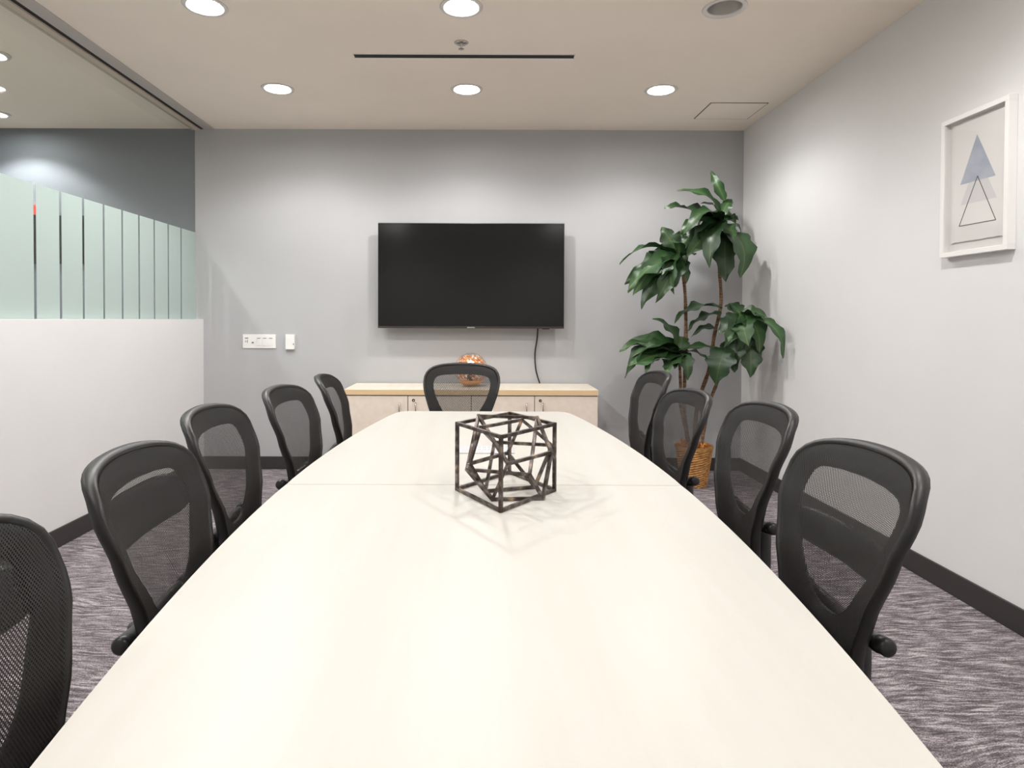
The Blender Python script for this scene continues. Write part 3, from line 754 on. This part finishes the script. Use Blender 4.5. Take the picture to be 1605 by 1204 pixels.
def leaf_mesh(seed, bow, wav):
    rnd = random.Random(seed); bm = bmesh.new(); rows = []; n = 12; ph = rnd.uniform(0, 6)
    for i in range(n+1):
        t = i/n; w = 0.155*(math.sin(math.pi*min(1, t**0.8*0.97+0.03))**0.75)*(1-0.25*t); w = max(w, 0.008 if i < n else 0.001)
        zc = bow*4*t*(1-t); row = []
        for s in (-1, -.5, 0, .5, 1):
            z = zc+0.05*abs(s)*w/0.15+wav*math.sin(ph+t*15+(1.3 if s > 0 else 0))*abs(s)**2
            row.append(bm.verts.new((t, s*w*(1+0.16*math.sin(t*19+ph+s)*abs(s)), z)))
        rows.append(row)
    for a, b in zip(rows, rows[1:]):
        for j in range(4): bm.faces.new((a[j], a[j+1], b[j+1], b[j]))
    me = bpy.data.meshes.new('leaf'); bm.to_mesh(me); bm.free()
    for p in me.polygons: p.use_smooth = True
    me.materials.append(M['leaf']); return me
LEAVES = [leaf_mesh(k, bw_, wv) for k, (bw_, wv) in enumerate(((.10, .035), (.16, .045), (.22, .03), (.05, .05), (.13, .055), (.28, .03)))]
LN = 0
def leaf(base, tip, tilt=0.0, variant=None, wscale=1.0):
    global LN
    v = tip-base; ln = v.length; x = v/ln; up = Vector((0, -0.45, 1.0))
    if abs(x.z) > 0.8: up = Vector((0.2*(1 if v.x >= 0 else -1)+x.x, -1.0, 0.3))
    y = up.cross(x).normalized(); z = x.cross(y)
    R3 = Matrix((x, y, z)).transposed() @ Matrix.Rotation(tilt, 3, 'X')
    o = link('leaf', LEAVES[(LN if variant is None else variant) % 6], None, pp); LN += 1
    s = min(max(ln, 0.16), 0.5)
    o.matrix_local = Matrix.Translation(base) @ R3.to_4x4() @ Matrix.Diagonal((ln, 0.50*wscale*(0.55+0.45*ln/0.36), ln, 1))
def crown(bx, by, bd, tips, extra=4):
    b = c5(bx, by, bd)
    for t in tips:
        x, y, d_ = t[:3]; kw = t[3] if len(t) > 3 else {}
        base = c5(*kw['base']) if 'base' in kw else b+Vector((0, (d_-bd)*0.06, random.uniform(-.03, .02)))
        leaf(base, c5(x, y, d_), kw.get('tilt', random.uniform(-.5, .5)), kw.get('v'), kw.get('w', 1.0))
    for k in range(extra):
        a = random.uniform(0, 6.28); leaf(b, b+Vector((0.2*math.cos(a), 0.02+0.12*abs(math.sin(a)), random.uniform(-.1, .12))), random.uniform(-.4, .4))
crown(556, 285, 4.75, [(505, 52, 4.80, dict(base=(575, 200, 4.76), v=1, w=.6)), (605, 190, 4.80, dict(w=.8)), (340, 155, 4.72), (285, 225, 4.66), (358, 345, 4.58), (370, 375, 4.52, dict(w=.9)),
    (385, 480, 4.55), (372, 540, 4.62), (500, 528, 4.50, dict(tilt=.3, w=1.1)), (620, 392, 4.50), (655, 352, 4.72), (648, 572, 4.62, dict(base=(585, 345, 4.72), w=1.5, tilt=0)), (580, 595, 4.60, dict(base=(575, 340, 4.70), w=1.2, tilt=.2)), (640, 290, 4.85), (455, 215, 4.9)], 5)
crown(345, 455, 4.66, [(65, 512, 4.60, dict(w=.8)), (90, 597, 4.52), (103, 635, 4.48), (128, 662, 4.60), (172, 727, 4.50, dict(w=1.1)), (240, 692, 4.46, dict(w=1.1)), (330, 655, 4.44), (268, 325, 4.72, dict(w=1.2, tilt=.2)),
    (225, 445, 4.76), (300, 400, 4.50), (270, 565, 4.44), (365, 345, 4.80), (430, 370, 4.70), (390, 600, 4.56), (180, 490, 4.85)], 5)
crown(354, 930, 4.60, [(65, 920, 4.58), (92, 1062, 4.48, dict(w=1.2)), (100, 1010, 4.42, dict(w=1.1)), (228, 768, 4.66, dict(w=1.3, tilt=.2)), (108, 880, 4.66), (290, 1035, 4.38, dict(w=1.2)), (185, 1025, 4.42),
    (395, 1070, 4.46), (555, 922, 4.56, dict(w=.8)), (505, 985, 4.48), (120, 960, 4.5), (330, 1010, 4.44)], 5)
crown(650, 750, 4.54, [(330, 785, 4.52, dict(base=(560, 722, 4.58), w=1.1, v=1)), (395, 825, 4.60, dict(base=(560, 745, 4.62), w=.8)), (410, 862, 4.66, dict(base=(550, 835, 4.66), w=.7)), (548, 850, 4.46, dict(w=1.2)),
    (570, 910, 4.42), (530, 1092, 4.46, dict(base=(580, 910, 4.52), w=1.5, tilt=0)), (618, 1030, 4.44, dict(base=(630, 830, 4.55), w=1.3)), (698, 1055, 4.46, dict(base=(690, 860, 4.55), w=1.3)), (742, 935, 4.44, dict(w=1.2)), (855, 965, 4.30, dict(v=5, base=(720, 770, 4.46), w=.7)),
    (782, 765, 4.50), (690, 905, 4.36, dict(w=1.3)), (590, 880, 4.40), (770, 790, 4.36), (640, 960, 4.5, dict(w=1.2))], 3)
